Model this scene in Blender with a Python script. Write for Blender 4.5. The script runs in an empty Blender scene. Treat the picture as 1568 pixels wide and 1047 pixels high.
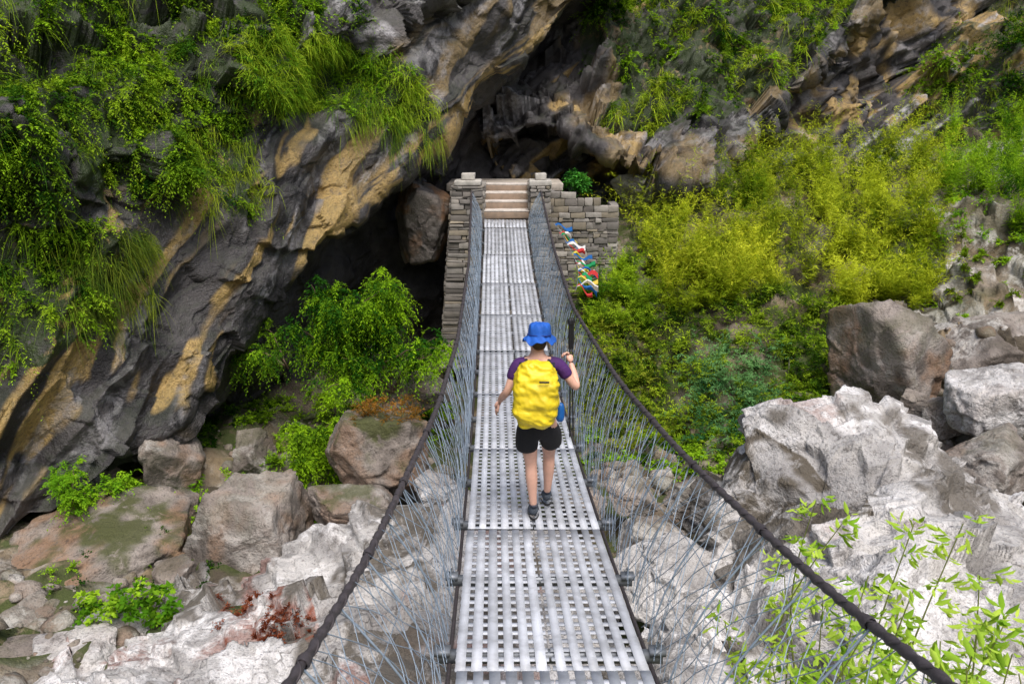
import bpy, bmesh, math, numpy as np
from mathutils import Vector, Matrix
rng=np.random.default_rng(7)
sc=bpy.context.scene
F=1220.;CX=784.;CY=522.5;PT=math.radians(15.6);CZ=7.0
def P(px,py,d):
    px=np.asarray(px,float);py=np.asarray(py,float);d=np.asarray(d,float)
    v=(py-CY)/F; x=(px-CX)/F*d
    return np.stack([x,d*math.cos(PT)-v*d*math.sin(PT),CZ-d*math.sin(PT)-v*d*math.cos(PT)],-1)
def nz(a): return a/(np.linalg.norm(a,axis=-1,keepdims=True)+1e-9)
# ---------- noise ----------
def _h(x,y,z,s):
    h=(x.astype(np.int64)*374761393+y.astype(np.int64)*668265263+z.astype(np.int64)*2147483647+s*1274126177)&0xffffffff
    h=((h^(h>>13))*1274126177)&0xffffffff
    h=((h^(h>>15))*2246822519)&0xffffffff
    return h^(h>>16)
def gn(p,s=0):
    i=np.floor(p).astype(np.int64);f=p-i;u=f*f*f*(f*(f*6-15)+10);r=0
    for a in (0,1):
        for b in (0,1):
            for c in (0,1):
                h=_h(i[...,0]+a,i[...,1]+b,i[...,2]+c,s)
                g0=(h&1023)/511.5-1;g1=((h>>10)&1023)/511.5-1;g2=((h>>20)&1023)/511.5-1
                dt=g0*(f[...,0]-a)+g1*(f[...,1]-b)+g2*(f[...,2]-c)
                r=r+dt*(u[...,0] if a else 1-u[...,0])*(u[...,1] if b else 1-u[...,1])*(u[...,2] if c else 1-u[...,2])
    return r*1.4
def fbm(p,o=4,s=0,g=.5):
    r=0;a=1
    for k in range(o): r=r+a*gn(p*(2.03**k)+k*17.3,s+k);a*=g
    return r
def ridge(p,o=4,s=0,g=.5):
    r=0;a=1
    for k in range(o): r=r+a*(.5-2*np.abs(gn(p*(2.1**k)+k*9.1,s+k)));a*=g
    return r
def facets(p,s,amp=1.):
    i=np.floor(p).astype(np.int64);f1=np.full(p.shape[:-1],9.);o=np.zeros(p.shape[:-1])
    for a in (-1,0,1):
        for b in (-1,0,1):
            for c in (-1,0,1):
                h=_h(i[...,0]+a,i[...,1]+b,i[...,2]+c,s);h2=_h(i[...,0]+a,i[...,1]+b,i[...,2]+c,s+91)
                dx=p[...,0]-(i[...,0]+a+(h&1023)/1023.);dy=p[...,1]-(i[...,1]+b+((h>>10)&1023)/1023.);dz_=p[...,2]-(i[...,2]+c+((h>>20)&1023)/1023.)
                d=dx*dx+dy*dy+dz_*dz_;m=d<f1
                v=((h2&1023)/511.5-1)*dx+(((h2>>10)&1023)/511.5-1)*dy+(((h2>>20)&1023)/511.5-1)*dz_+((h&4095)/4095.-.5)*.5
                o=np.where(m,v,o);f1=np.where(m,d,f1)
    return o*amp
# ---------- mesh helpers ----------
def mk(name,V,Fc,mat,col=None,smooth=False,parent=None,cname="Col"):
    V=np.asarray(V,np.float32).reshape(-1,3);Fc=np.asarray(Fc,np.int32);k=Fc.shape[1]
    me=bpy.data.meshes.new(name);me.vertices.add(len(V));me.vertices.foreach_set("co",V.ravel())
    me.loops.add(Fc.size);me.loops.foreach_set("vertex_index",Fc.ravel())
    me.polygons.add(len(Fc));me.polygons.foreach_set("loop_start",np.arange(0,Fc.size,k,dtype=np.int32))
    me.polygons.foreach_set("loop_total",np.full(len(Fc),k,np.int32))
    if smooth: me.polygons.foreach_set("use_smooth",np.ones(len(Fc),bool))
    me.update(calc_edges=True)
    if col is not None:
        a=me.color_attributes.new(name=cname,type='FLOAT_COLOR',domain='POINT')
        c=np.ones((len(V),4),np.float32);c[:,:col.shape[1]]=col;a.data.foreach_set("color",c.ravel())
    me.materials.append(mat);ob=bpy.data.objects.new(name,me);sc.collection.objects.link(ob)
    if parent: ob.parent=parent
    return ob
def empty(name):
    e=bpy.data.objects.new(name,None);sc.collection.objects.link(e);return e
class Acc:
    def __init__(s): s.V=[];s.F=[];s.C=[];s.n=0
    def add(s,V,Fc,c=None):
        V=np.asarray(V,float).reshape(-1,3);s.V.append(V);s.F.append(np.asarray(Fc)+s.n);s.n+=len(V)
        if c is not None:
            c=np.asarray(c,float)
            s.C.append(np.broadcast_to(c,(len(V),3)) if c.ndim==1 else c)
    def build(s,name,mat,smooth=False,parent=None):
        return mk(name,np.concatenate(s.V),np.concatenate(s.F),mat,np.concatenate(s.C) if s.C else None,smooth,parent)
def tube(pts,r,k=6):
    pts=np.asarray(pts,float);n=len(pts);r=np.broadcast_to(r,(n,))
    t=nz(np.gradient(pts,axis=0));ref=np.array([0,0,1.]) if abs(t[:,2]).mean()<.8 else np.array([1.,0,0])
    a=nz(np.cross(t,ref));b=np.cross(t,a);th=np.arange(k)/k*2*math.pi
    V=pts[:,None]+(a[:,None]*np.cos(th)[None,:,None]+b[:,None]*np.sin(th)[None,:,None])*r[:,None,None]
    i=np.arange(n-1)[:,None]*k;j=np.arange(k)[None];j2=(j+1)%k
    Fc=np.stack([i+j,i+j2,i+k+j2,i+k+j],-1).reshape(-1,4);return V.reshape(-1,3),Fc
BOXF=np.array([[0,1,3,2],[4,6,7,5],[0,4,5,1],[2,3,7,6],[0,2,6,4],[1,5,7,3]])
def box(c,s,j=0):
    V=np.array([[x,y,z] for x in(-.5,.5) for y in(-.5,.5) for z in(-.5,.5)])*np.asarray(s)+np.asarray(c)
    if j: V=V+rng.uniform(-j,j,V.shape)
    return V,BOXF
# ---------- materials ----------
def newmat(name):
    m=bpy.data.materials.new(name);m.use_nodes=True;nt=m.node_tree;nt.nodes.clear()
    o=nt.nodes.new('ShaderNodeOutputMaterial');return m,nt,o
def nd(nt,t,props={},**inp):
    n=nt.nodes.new(t)
    for k,v in props.items(): setattr(n,k,v)
    for k,v in inp.items():
        k=k.replace('_',' ')
        if isinstance(v,bpy.types.NodeSocket): nt.links.new(v,n.inputs[k])
        else: n.inputs[k].default_value=v
    return n
def mix(nt,f,a,b,bt='MIX'):
    n=nt.nodes.new('ShaderNodeMix');n.data_type='RGBA';n.blend_type=bt
    for i,v in((0,f),(6,a),(7,b)):
        if isinstance(v,bpy.types.NodeSocket): nt.links.new(v,n.inputs[i])
        elif i==0: n.inputs[0].default_value=v
        else: n.inputs[i].default_value=(*v,1) if len(v)==3 else v
    return n.outputs[2]
def mth(nt,op,a,b=0.):
    n=nt.nodes.new('ShaderNodeMath');n.operation=op
    for i,v in enumerate((a,b)):
        if isinstance(v,bpy.types.NodeSocket): nt.links.new(v,n.inputs[i])
        else: n.inputs[i].default_value=v
    return n.outputs[0]
def ramp(nt,f,lo,hi):
    n=nt.nodes.new('ShaderNodeMapRange');n.interpolation_type='SMOOTHSTEP';nt.links.new(f,n.inputs[0])
    n.inputs[1].default_value=lo;n.inputs[2].default_value=hi;return n.outputs[0]
def noise(nt,co,s,d=8,r=.6,dist=0):
    return nd(nt,'ShaderNodeTexNoise',{},Vector=co,Scale=s,Detail=float(d),Roughness=r,Distortion=float(dist)).outputs[0]
def rockmat(name,c0,c1,pale,tan=(.36,.25,.11),moss=(.07,.10,.02),bump=.7,rough=.85,crack=.6,sc_=1.,spk=.4):
    m,nt,o=newmat(name);co=nd(nt,'ShaderNodeTexCoord').outputs['Object']
    at=nd(nt,'ShaderNodeAttribute',{'attribute_name':'Msk'});sp=nd(nt,'ShaderNodeSeparateColor',Color=at.outputs[0])
    n1=noise(nt,co,.9*sc_,3,.62);n2=noise(nt,co,5.*sc_,5,.75);n3=noise(nt,co,2.1*sc_,5,.7,.6);n4=noise(nt,co,28.*sc_,2,.7)
    c=mix(nt,ramp(nt,n1,.36,.64),c0,c1)
    c=mix(nt,mth(nt,'MULTIPLY',sp.outputs[0],ramp(nt,n2,.2,.55)),c,tan)
    c=mix(nt,mth(nt,'MULTIPLY',sp.outputs[2],ramp(nt,n3,.42,.6)),c,pale)
    c=mix(nt,ramp(nt,n2,.5,.72),c,(.45,.43,.42),'MULTIPLY')
    c=mix(nt,mth(nt,'MULTIPLY',ramp(nt,n4,.52,.7),spk),c,(.05,.045,.04))
    if crack>0:
        vd=nd(nt,'ShaderNodeVectorMath',{'operation':'MULTIPLY_ADD'});nt.links.new(nd(nt,'ShaderNodeTexNoise',{},Vector=co,Scale=1.3,Detail=3.,Roughness=.7).outputs['Color'],vd.inputs[0])
        vd.inputs[1].default_value=(2.2,2.2,2.2);nt.links.new(co,vd.inputs[2])
        vo=nd(nt,'ShaderNodeTexVoronoi',{'feature':'DISTANCE_TO_EDGE'},Vector=vd.outputs[0],Scale=.8*sc_)
        ck=mth(nt,'MULTIPLY',mth(nt,'SUBTRACT',1.,ramp(nt,vo.outputs[0],0.,.025)),crack)
        ck=mth(nt,'MULTIPLY',ck,ramp(nt,n3,.46,.6))
        c=mix(nt,ck,c,(.05,.042,.035))
    c=mix(nt,mth(nt,'MULTIPLY',sp.outputs[1],ramp(nt,n3,.36,.5)),c,moss)
    hgt=mth(nt,'ADD',n2,mth(nt,'MULTIPLY',n4,.3))
    b=nd(nt,'ShaderNodeBump',Strength=bump,Distance=.12,Height=hgt)
    p=nd(nt,'ShaderNodeBsdfPrincipled',Base_Color=c,Roughness=rough,Normal=b.outputs[0])
    nt.links.new(p.outputs[0],o.inputs[0]);return m
def leafmat(name,tr=.35):
    m,nt,o=newmat(name);at=nd(nt,'ShaderNodeAttribute',{'attribute_name':'Col'})
    d=nd(nt,'ShaderNodeBsdfDiffuse',Color=at.outputs[0])
    t=nd(nt,'ShaderNodeBsdfTranslucent',Color=mix(nt,1.,at.outputs[0],(1.3,1.15,.5),'MULTIPLY'))
    x=nd(nt,'ShaderNodeMixShader',Fac=tr);nt.links.new(d.outputs[0],x.inputs[1]);nt.links.new(t.outputs[0],x.inputs[2])
    nt.links.new(x.outputs[0],o.inputs[0]);return m
def plain(name,c,rough=.7,metal=0.,var=.25,s=12.,bump=.2,bd=.01,attr=False):
    m,nt,o=newmat(name);co=nd(nt,'ShaderNodeTexCoord').outputs['Object'];n=noise(nt,co,s,4,.65)
    base=nd(nt,'ShaderNodeAttribute',{'attribute_name':'Col'}).outputs[0] if attr else (*c,1)
    c2=mix(nt,mth(nt,'MULTIPLY',ramp(nt,n,.35,.7),var),base,tuple(x*.25 for x in c))
    b=nd(nt,'ShaderNodeBump',Strength=bump,Distance=bd,Height=n)
    p=nd(nt,'ShaderNodeBsdfPrincipled',Base_Color=c2,Roughness=rough,Metallic=metal,Normal=b.outputs[0])
    nt.links.new(p.outputs[0],o.inputs[0]);return m
M_cliff=rockmat('cliff_rock',(.020,.019,.022),(.095,.088,.090),(.44,.43,.45),tan=(.48,.33,.12),moss=(.025,.04,.01),rough=.5,crack=0)
M_white=rockmat('pale_rock',(.30,.29,.285),(.58,.565,.55),(.74,.73,.73),tan=(.26,.085,.05),moss=(.10,.085,.065),bump=.7,crack=.7,spk=.5)
M_bould=rockmat('boulder_rock',(.13,.11,.095),(.32,.28,.25),(.55,.53,.50),tan=(.30,.17,.09),moss=(.06,.07,.015),crack=.5,spk=.5)
M_hill=rockmat('hillside_soil',(.07,.055,.035),(.24,.20,.15),(.55,.53,.5),moss=(.05,.07,.012),crack=0)
M_leaf=leafmat('leaf');M_grass=leafmat('grass_blade',.35)
M_bark=plain('bark',(.12,.08,.05))
# ---------- patches ----------
def cr(A,n,ax):
    A=np.moveaxis(np.asarray(A,float),ax,0);m=len(A);t=np.linspace(0,m-1,n);i=np.clip(np.floor(t).astype(int),0,m-2);f=(t-i)
    g=lambda k:A[np.clip(i+k,0,m-1)]
    f=f.reshape((-1,)+(1,)*(A.ndim-1));p0,p1,p2,p3=g(-1),g(0),g(1),g(2)
    r=.5*(2*p1+(p2-p0)*f+(2*p0-5*p1+4*p2-p3)*f*f+(3*p1-p0-3*p2+p3)*f**3)
    return np.moveaxis(r,0,ax)
class Patch: pass
def patch(name,G,nv,nu,mat,dispf,maskf):
    G=np.asarray(G,float);U=cr(cr(G,nv,0),nu,1);X=P(U[...,0],U[...,1],U[...,2])
    def nrm(X):
        n=nz(np.cross(np.gradient(X,axis=1),np.gradient(X,axis=0)))
        tocam=np.array([0,0,CZ])-X
        if (n*tocam).sum(-1).mean()<0:n=-n
        return n
    n0=nrm(X);vv,uu=np.meshgrid(np.linspace(0,G.shape[0]-1,nv),np.linspace(0,G.shape[1]-1,nu),indexing='ij')
    D=dispf(X,uu,vv,U)
    X=X+n0*D[...,None];n1=nrm(X);M=maskf(X,n1,uu,vv,U,D)
    idx=np.arange(nv*nu).reshape(nv,nu);Fc=np.stack([idx[:-1,:-1],idx[:-1,1:],idx[1:,1:],idx[1:,:-1]],-1).reshape(-1,4)
    tri=X.reshape(-1,3)[Fc[len(Fc)//2]];fn=np.cross(tri[1]-tri[0],tri[2]-tri[0])
    if fn@n1.reshape(-1,3)[Fc[len(Fc)//2][0]]<0: Fc=Fc[:,::-1]
    ob=mk(name,X,Fc,mat,np.clip(M,0,1).reshape(-1,3),True,cname="Msk")
    p=Patch();p.X=X;p.n=n1;p.U=U;p.u=uu;p.v=vv;p.ob=ob;return p
def inpoly(x,y,poly):
    r=np.zeros(x.shape,bool);n=len(poly)
    for i in range(n):
        x1,y1=poly[i];x2,y2=poly[(i+1)%n]
        c=((y1>y)!=(y2>y))&(x<(x2-x1)*(y-y1)/((y2-y1)+1e-9)+x1);r^=c
    return r
def sample(p,poly,n,vmax=99,wt=None):
    m=inpoly(p.U[...,0],p.U[...,1],poly)&(p.v<=vmax);w=m.astype(float)
    if wt is not None: w=w*np.clip(wt(p),0.001,None)
    w=w.ravel()
    a=np.linalg.norm(np.cross(np.gradient(p.X,axis=0),np.gradient(p.X,axis=1)),axis=-1).ravel();w=w*a;w/=w.sum()
    k=rng.choice(len(w),n,p=w);return p.X.reshape(-1,3)[k],p.n.reshape(-1,3)[k]
def S3(*a): return np.stack(a,-1)
sm=lambda x,a,b:np.clip((x-a)/(b-a),0,1)**2*(3-2*np.clip((x-a)/(b-a),0,1))
VA=[(-300,-300),(470,-300),(500,20),(400,60),(370,150),(390,330),(340,335),(300,290),(180,290),(120,330),(180,380),(190,480),(120,520),(60,560),(-300,600)]
VB=[(340,95),(430,60),(520,55),(600,100),(645,150),(640,210),(560,190),(500,165),(400,170),(365,150)]
VC=[(885,60),(960,-80),(1100,-200),(1400,-200),(1300,30),(1225,90),(1195,140),(1100,180),(1000,200),(910,180),(965,120),(905,95)]
# left cliff
T=[(-380,-250,12),(-150,-250,13.5),(50,-250,15),(230,-250,17),(400,-250,18.5),(560,-250,20),(700,-260,21),(840,-270,22.5),(1000,-280,24)]
E=[(-220,980,12.5),(-10,860,13),(175,740,14),(330,575,15.8),(440,425,17.3),(590,285,19),(700,170,20.5),(830,60,22),(960,-60,23.5)]
T=np.array(T,float);E=np.array(E,float);rows=[]
for t,o in((0,0),(.2,-.5),(.4,-1.3),(.52,-1.5),(.62,-.9),(.75,-.9),(.88,-.5),(1,-.2)):
    r=T*(1-t)+E*t;r[:,2]+=o;rows.append(r)
for dx,dy,dd in((4,-12,1.2),(10,30,3.),(20,150,4.2),(30,330,4.6)):
    rows.append(E+np.array([dx,dy,dd]))
def strk(X,U,k=0):
    a=U[...,0]*.88+U[...,1]*.47+32*fbm(X*.35,2,13+k);b=-U[...,0]*.47+U[...,1]*.88;return a,b
def dA(X,u,v,U):
    low=sm(v,3.4,4.4);a,b=strk(X,U)
    st=ridge(S3(a/130,b/1100,a*0+.3),2,3,.35)
    fa=facets(X*np.array([.55,.55,.75])+fbm(X*.9,3,9)[...,None]*.28,5)
    fb=facets(X*1.5+fbm(X*2,2,19)[...,None]*.25,6)
    return fbm(X*.33,3,1)*(.9-.3*low)+(.1+.5*low)*st+fa*(.85-.62*low)+fb*(.28-.22*low)+ridge(X*2.2,3,7)*(.06-.035*low)+fbm(X*5,3,8)*(.03-.015*low)
def mA(X,n,u,v,U,D):
    a,b=strk(X,U);q=S3(a/48,b/480,a*0+2.3)+fbm(X*.7,3,14)[...,None]*.22;s=fbm(q,3,21)
    low=sm(v,3.2,4.1)*(1-sm(v,6.9,7.3));tan=sm(s,.02,.2)*low*(1-.6*sm(u,4.4,5.2))
    rib=sm(v,6.1,6.6)*(1-sm(v,6.95,7.2))*sm(u,4.2,5)*sm(fbm(S3(u*2,v*4,u*0),3,4),-.2,.1)
    moss=(inpoly(U[...,0],U[...,1],VA)|inpoly(U[...,0],U[...,1],VB))*1.*(v<6.5)
    q2=S3(a/34,b/380,a*0+7.3)+fbm(X*.8,3,15)[...,None]*.25
    pale=(1-low)*sm(fbm(X*.8,3,30),-.1,.25)*(v<7)*sm(u,3.2,4.)+low*sm(fbm(q2,3,31),.15,.36)*.45
    return S3(np.maximum(tan,rib*.85),np.clip(moss+.3*sm(n[...,2],.2,.6),0,1)*(v<7),pale*(1-moss))
pA=patch('left_cliff',rows,600,560,M_cliff,dA,mA)
# upper grassy cliff
T=np.array([(760,-250,26.5),(860,-250,27),(960,-260,28),(1060,-260,29),(1150,-260,30),(1260,-270,31),(1380,-280,32),(1520,-300,33),(1680,-300,34)],float)
E=np.array([(740,215,23.8),(840,190,23.8),(920,225,23.3),(1000,262,23.3),(1075,270,24),(1170,190,26),(1250,95,28),(1390,-40,30),(1540,-200,32)],float)
rows=[]
for t,o in((0,0),(.25,.4),(.5,.5),(.7,.2),(.85,-.2),(1,-.3)):
    r=T*(1-t)+E*t;r[:,2]+=o;rows.append(r)
for dx,dy,dd in((6,-10,1.2),(12,10,2.),(30,120,2.6)): rows.append(E+np.array([dx,dy,dd]))
def dB(X,u,v,U):
    return fbm(X*.3,3,11)*.9+facets(X*.7+fbm(X*.9,3,9)[...,None]*.3,15)*.9+facets(X*1.7+fbm(X*2,2,9)[...,None]*.2,16)*.3+ridge(X*2.1,3,17)*.08+fbm(X*5,3,8)*.03
def mB(X,n,u,v,U,D):
    moss=inpoly(U[...,0],U[...,1],VC)*1.
    pale=sm(fbm(X*.6,3,33),0,.3)*.5;tan=sm(fbm(X*.5,3,35),.0,.3)*(.4+.5*(v>5.4))
    return S3(tan,np.clip(moss+.3*sm(n[...,2],.3,.7),0,1)*(v<5.5),pale*(1-moss))
pB=patch('grassy_cliff',rows,330,420,M_cliff,dB,mB)
# back cliff (recess + right)
cols=[300,450,600,700,800,950,1080,1200,1320,1450,1600,1850]
dt=[26,27,27,27,27.3,29,33,34,34.5,34.5,34,33];db=[22,23.5,24.3,24.4,24.6,25.6,27.5,28.5,29,29,28,27]
rows=[]
for t in (0,.2,.4,.6,.8,1):
    rows.append([(c+ (1-t)*(160 if c>1000 else 60),-320+t*820,a*(1-t)+b*t+ (0.5*math.sin(t*9))) for c,a,b in zip(cols,dt,db)])
def rot(U):
    a=U[...,0]*.62+U[...,1]*.78;b=U[...,0]*.78-U[...,1]*.62;return a/100,b/100
def bnd(U): return (U[...,0]-1080)*.67+(U[...,1]-290)*.74
def dC(X,u,v,U):
    a,b=rot(U);s=bnd(U);bd=np.exp(-((s-15)/45)**2)*(U[...,0]>1000)
    return ridge(S3(a*1.1,b*.15,a*0)+fbm(X*.3,2,48)[...,None]*.25,3,41,.45)*.8+fbm(X*.3,3,42)*.6+facets(X*.6+fbm(X*.7,3,9)[...,None]*.3,25)*.6+facets(X*1.5,26)*.2+ridge(X*2,2,43)*.06-3.5*bd
def mC(X,n,u,v,U,D):
    a,b=rot(U);w=fbm(X*.5,3,49)[...,None]*.3;s=fbm(S3(a*4.6,b*.3,a*0)+w,3,44);s2=fbm(S3(a*5.5,b*.3,a*0+5)+w,3,45)
    rt=sm(U[...,0],1080,1180);k=sm(bnd(U),35,80)*rt+(1-rt)  # k drops tan and pale along the band: overhang shadow painted into the rock
    tan=sm(s,.05,.25)*(rt*.8+.8*(1-rt))*k;pale=sm(s2,.06,.25)*(rt+.5*(1-rt))*k
    moss=sm(fbm(X*.5,3,46),-.1,.15)*sm(U[...,0],1400,1470)*.9
    return S3(tan,moss,pale)
pC=patch('back_cliff',rows,360,560,M_cliff,dC,mC)
# hillside right
rows=[[(780,330,25),(900,310,25),(1050,285,25.5),(1200,255,26),(1400,250,26),(1550,210,26),(1850,160,26)],
[(800,400,22.6),(900,390,22.4),(1050,365,22.5),(1200,345,23),(1400,335,22),(1550,310,21.5),(1850,280,20)],
[(800,480,21.3),(900,480,20.7),(1050,460,20),(1200,460,20.5),(1400,440,19.8),(1550,420,18.8),(1850,400,17)],
[(790,580,19.5),(900,580,19),(1050,580,18),(1200,570,17.5),(1400,570,16.7),(1550,550,16),(1850,550,14.4)],
[(780,690,17.2),(900,690,16.8),(1050,690,16.2),(1200,680,15.5),(1400,680,14.8),(1550,670,14),(1850,670,12.8)],
[(760,800,14.6),(900,800,14.4),(1050,800,13.9),(1200,800,13.4),(1400,790,13.2),(1550,780,13),(1850,780,12)],
[(700,960,12.4),(850,960,12.4),(1050,960,12),(1250,960,11.8),(1450,960,11.6),(1650,960,11.5),(1950,960,11)]]
def dD(X,u,v,U):
    return fbm(X*.4,3,52)*.5+facets(X*1.2+fbm(X,2,50)[...,None]*.3,51)*.4+ridge(X*2.3,3,53)*.07+facets(X*np.array([.6,.6,1.])+fbm(X,2,50)[...,None]*.15,55)*.6*sm(U[...,0],1360,1440)
def mD(X,n,u,v,U,D):
    m=sm(fbm(X*.5,3,54),-.2,.1);r=sm(U[...,0],1330,1420)
    return S3(.3*sm(fbm(X*.7,2,56),0,.3),m*(1-.65*r),sm(fbm(X*.6,3,55),-.15,.2)*(.3+.7*r))
pD=patch('hillside',rows,360,440,M_hill,dD,mD)
# ground sheet
def ground():
    n=420;x=np.linspace(-1,1,n);x=np.sign(x)*(np.abs(x)**2.2)*90;y=np.linspace(-1,1,n);y=12+np.sign(y)*(np.abs(y)**2.2)*90
    XX,YY=np.meshgrid(x,y,indexing='ij');p=S3(XX,YY,XX*0)
    Z=.1+fbm(p*.35,3,62)*.35+facets(p*1.3,61)*.3+facets(p*3.1,67)*.1
    Z+=np.clip(-XX-3.5,0,9)*.10*sm(-YY,-30,-22)
    Z+=np.clip(np.hypot(XX,YY-12)-34,0,60)*.6
    X=S3(XX,YY,Z);idx=np.arange(n*n).reshape(n,n);Fc=np.stack([idx[:-1,:-1],idx[1:,:-1],idx[1:,1:],idx[:-1,1:]],-1).reshape(-1,4)
    m=S3(sm(fbm(p*.5,2,64),0,.3)*.3,sm(fbm(p*.6,3,65),-.3,.0)*.95,sm(fbm(p*.8,3,66),0.1,.3)*.6)
    mk('riverbed_ground',X,Fc,M_hill,m.reshape(-1,3),True,cname='Msk')
    p=Patch();p.X=X;p.n=nz(np.cross(np.gradient(X,axis=0),np.gradient(X,axis=1)))
    c=X-np.array([0,0,CZ]);fw=c[...,1]*math.cos(PT)-c[...,2]*math.sin(PT);dn=-c[...,1]*math.sin(PT)-c[...,2]*math.cos(PT)
    fw=np.where(fw>.5,fw,1e6);p.U=S3(CX+F*c[...,0]/fw,CY+F*dn/fw,fw);p.v=XX*0;return p
pG=ground()
# left slab
top=np.array([(-180,1100,9.8),(10,1030,10.7),(130,985,11.1),(270,930,11.6),(400,865,12.1),(520,815,12.5),(640,785,12.6),(760,792,12.4),(860,840,11.8),(950,930,10.6)],float)
rows=[top+np.array([0,60,1.8]),top+np.array([0,14,.5]),top]
for k,(dy,d) in enumerate([(45,-.9),(110,-2.),(190,-3.),(300,-4.2),(500,-5.8),(900,-7.4)]):
    r=top.copy();r[:,1]+=dy*np.linspace(.7,1.1,10);r[:,2]=np.maximum(r[:,2]+d*r[:,2]/12,2.5);rows.append(r)
RED=[(330,915),(480,925),(500,1010),(420,1030),(350,1000)]
def terr(X,n,f,s,w=1.2):
    q=(X@np.array(n))*f+fbm(X*.5,3,s)*w;fr=q-np.floor(q);return sm(fr,.0,.14)*.9-fr*.9
def dE(X,u,v,U):
    return terr(X,(.35,.45,.82),1.3,71)*.18+terr(X,(.35,.45,.82),4.1,70)*.05+fbm(X*.45,2,74)*.35+facets(X*np.array([.6,.6,1.])+fbm(X,3,72)[...,None]*.12,73)*.42+facets(X*2.1+fbm(X*2,2,72)[...,None]*.1,69)*.09+ridge(X*3,3,75)*.012
def mE(X,n,u,v,U,D):
    r=inpoly(U[...,0],U[...,1],RED)*sm(fbm(X*2.5,3,77),-.05,.15)+sm(fbm(X*.7,3,80),.25,.45)*.6
    return S3(r,sm(fbm(X*.9,4,78),.0,.25)*.9,sm(fbm(X*.5,3,79),-.2,.15))
pE=patch('pale_rock_slab',rows,420,560,M_white,dE,mE)
# right big boulder
top=np.array([(1060,860,9.7),(1085,795,9.8),(1120,735,10),(1170,672,10.3),(1220,624,10.5),(1300,612,10.6),(1370,648,10.3),(1440,705,9.8),(1520,768,9.3),(1620,840,8.8),(1850,960,8)],float)
rows=[top+np.array([20,150,3]),top+np.array([5,12,.8]),top,
[(1062,890,9.3),(1090,850,9.2),(1140,795,9.2),(1190,745,9.3),(1245,690,9.5),(1310,680,9.5),(1380,710,9.3),(1450,760,8.9),(1540,820,8.4),(1650,890,8),(1870,1010,7.2)],
[(1055,930,9.1),(1080,905,8.8),(1130,875,8.6),(1190,845,8.5),(1260,810,8.4),(1330,800,8.4),(1400,820,8.1),(1480,860,7.8),(1570,910,7.4),(1680,970,7),(1900,1080,6.4)],
[(1000,990,8.6),(1050,985,8.2),(1100,975,7.9),(1180,960,7.6),(1260,940,7.5),(1340,930,7.3),(1420,940,7.1),(1510,970,6.8),(1600,1010,6.5),(1720,1060,6.2),(1950,1160,5.5)],
[(930,1120,7.5),(990,1120,7.2),(1060,1110,7),(1140,1110,6.8),(1230,1100,6.7),(1320,1090,6.5),(1410,1100,6.3),(1510,1120,6.1),(1620,1150,5.8),(1760,1200,5.5),(2000,1290,5)],
[(800,1400,5.4),(900,1400,5.3),(1000,1400,5.2),(1120,1400,5.1),(1230,1400,5),(1340,1400,4.9),(1450,1400,4.8),(1570,1420,4.6),(1700,1450,4.4),(1850,1500,4.2),(2100,1600,4)]]
DK=[(1110,720),(1170,680),(1230,690),(1310,745),(1340,825),(1220,815),(1130,790)]
def dF(X,u,v,U):
    return terr(X,(-.35,.25,.9),1.1,81)*.17+terr(X,(-.35,.25,.9),3.6,80,.8)*.06+fbm(X*.5,3,84)*.25+facets(X*np.array([.6,.6,.9])+fbm(X*.8,3,82)[...,None]*.08,83)*.55+facets(X*1.9+fbm(X*2,2,82)[...,None]*.1,68)*.14+facets(X*5,67)*.02+ridge(X*3,3,85)*.012
def mF(X,n,u,v,U,D):
    dk=inpoly(U[...,0],U[...,1],DK)*sm(fbm(X*1.6,3,88),-.6,-.3)
    return S3(sm(fbm(X*.7,3,87),.35,.6)*.4,np.maximum(dk,sm(fbm(X*.8,4,89),.02,.26)*.85),sm(fbm(X*.5,3,90),-.2,.15))
pF=patch('pale_boulder',rows,480,500,M_white,dF,mF)
# ---------- boulders ----------
def rockgeo(c,s,rz,seed,sub=5,na=.10):
    bm=bmesh.new();bmesh.ops.create_icosphere(bm,subdivisions=sub,radius=1);n=np.array([v.co[:] for v in bm.verts]);Fc=np.array([[v.index for v in f.verts] for f in bm.faces]);bm.free()
    r=np.random.default_rng(seed);pl=nz(np.concatenate([r.normal(size=(7,3)),np.array([[1,0,0],[-1,0,0],[0,1,0],[0,-1,0],[0,0,1],[0,0,-1]])+r.normal(size=(6,3))*.3]));h=r.uniform(.66,.95,13)
    n2=nz(n+.05*S3(gn(n*2.3+seed,seed),gn(n*2.3+5,seed+1),gn(n*2.3+9,seed+2)))
    q=np.maximum(n2@pl.T/h,0);rad=np.clip((q**55).sum(1)**(-1/55.),.4,1.28)
    p=n*rad[:,None];p=p*(1+na*(facets(n*2.2+seed,seed)*.8+ridge(n*2+seed,3,seed)*.25+fbm(n*6+seed,3,seed)*.22))[:,None]
    p=p*np.asarray(s);R=np.array(Matrix.Rotation(rz,3,'Z')@Matrix.Rotation(r.uniform(-.25,.25),3,'X'));p=p@R.T+np.asarray(c);return p,Fc
def boulder(px,py,d,w,h,mat=None,seed=1,moss=.5,tan=.4,pale=.5,name='boulder',dep=1.,sub=6):
    mat=mat or M_bould;c=P(px,py,d);sx=w*d/F/2*1.12;sz=h*d/F/2*1.15
    V,Fc=rockgeo(c,(sx,(sx+sz)/2*dep,sz),(seed*1.3)%.8-.4,seed,sub)
    nn=nz(V-c);m=S3(sm(fbm(V*1.2,3,seed),-.1,.3)*tan,sm(nn[:,2]+fbm(V*2,3,seed+1)*.8,.3,.9)*moss,sm(fbm(V*.9,3,seed+2),-.2,.2)*pale)
    return mk(name,V,Fc,mat,m,True,cname='Msk')
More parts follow.
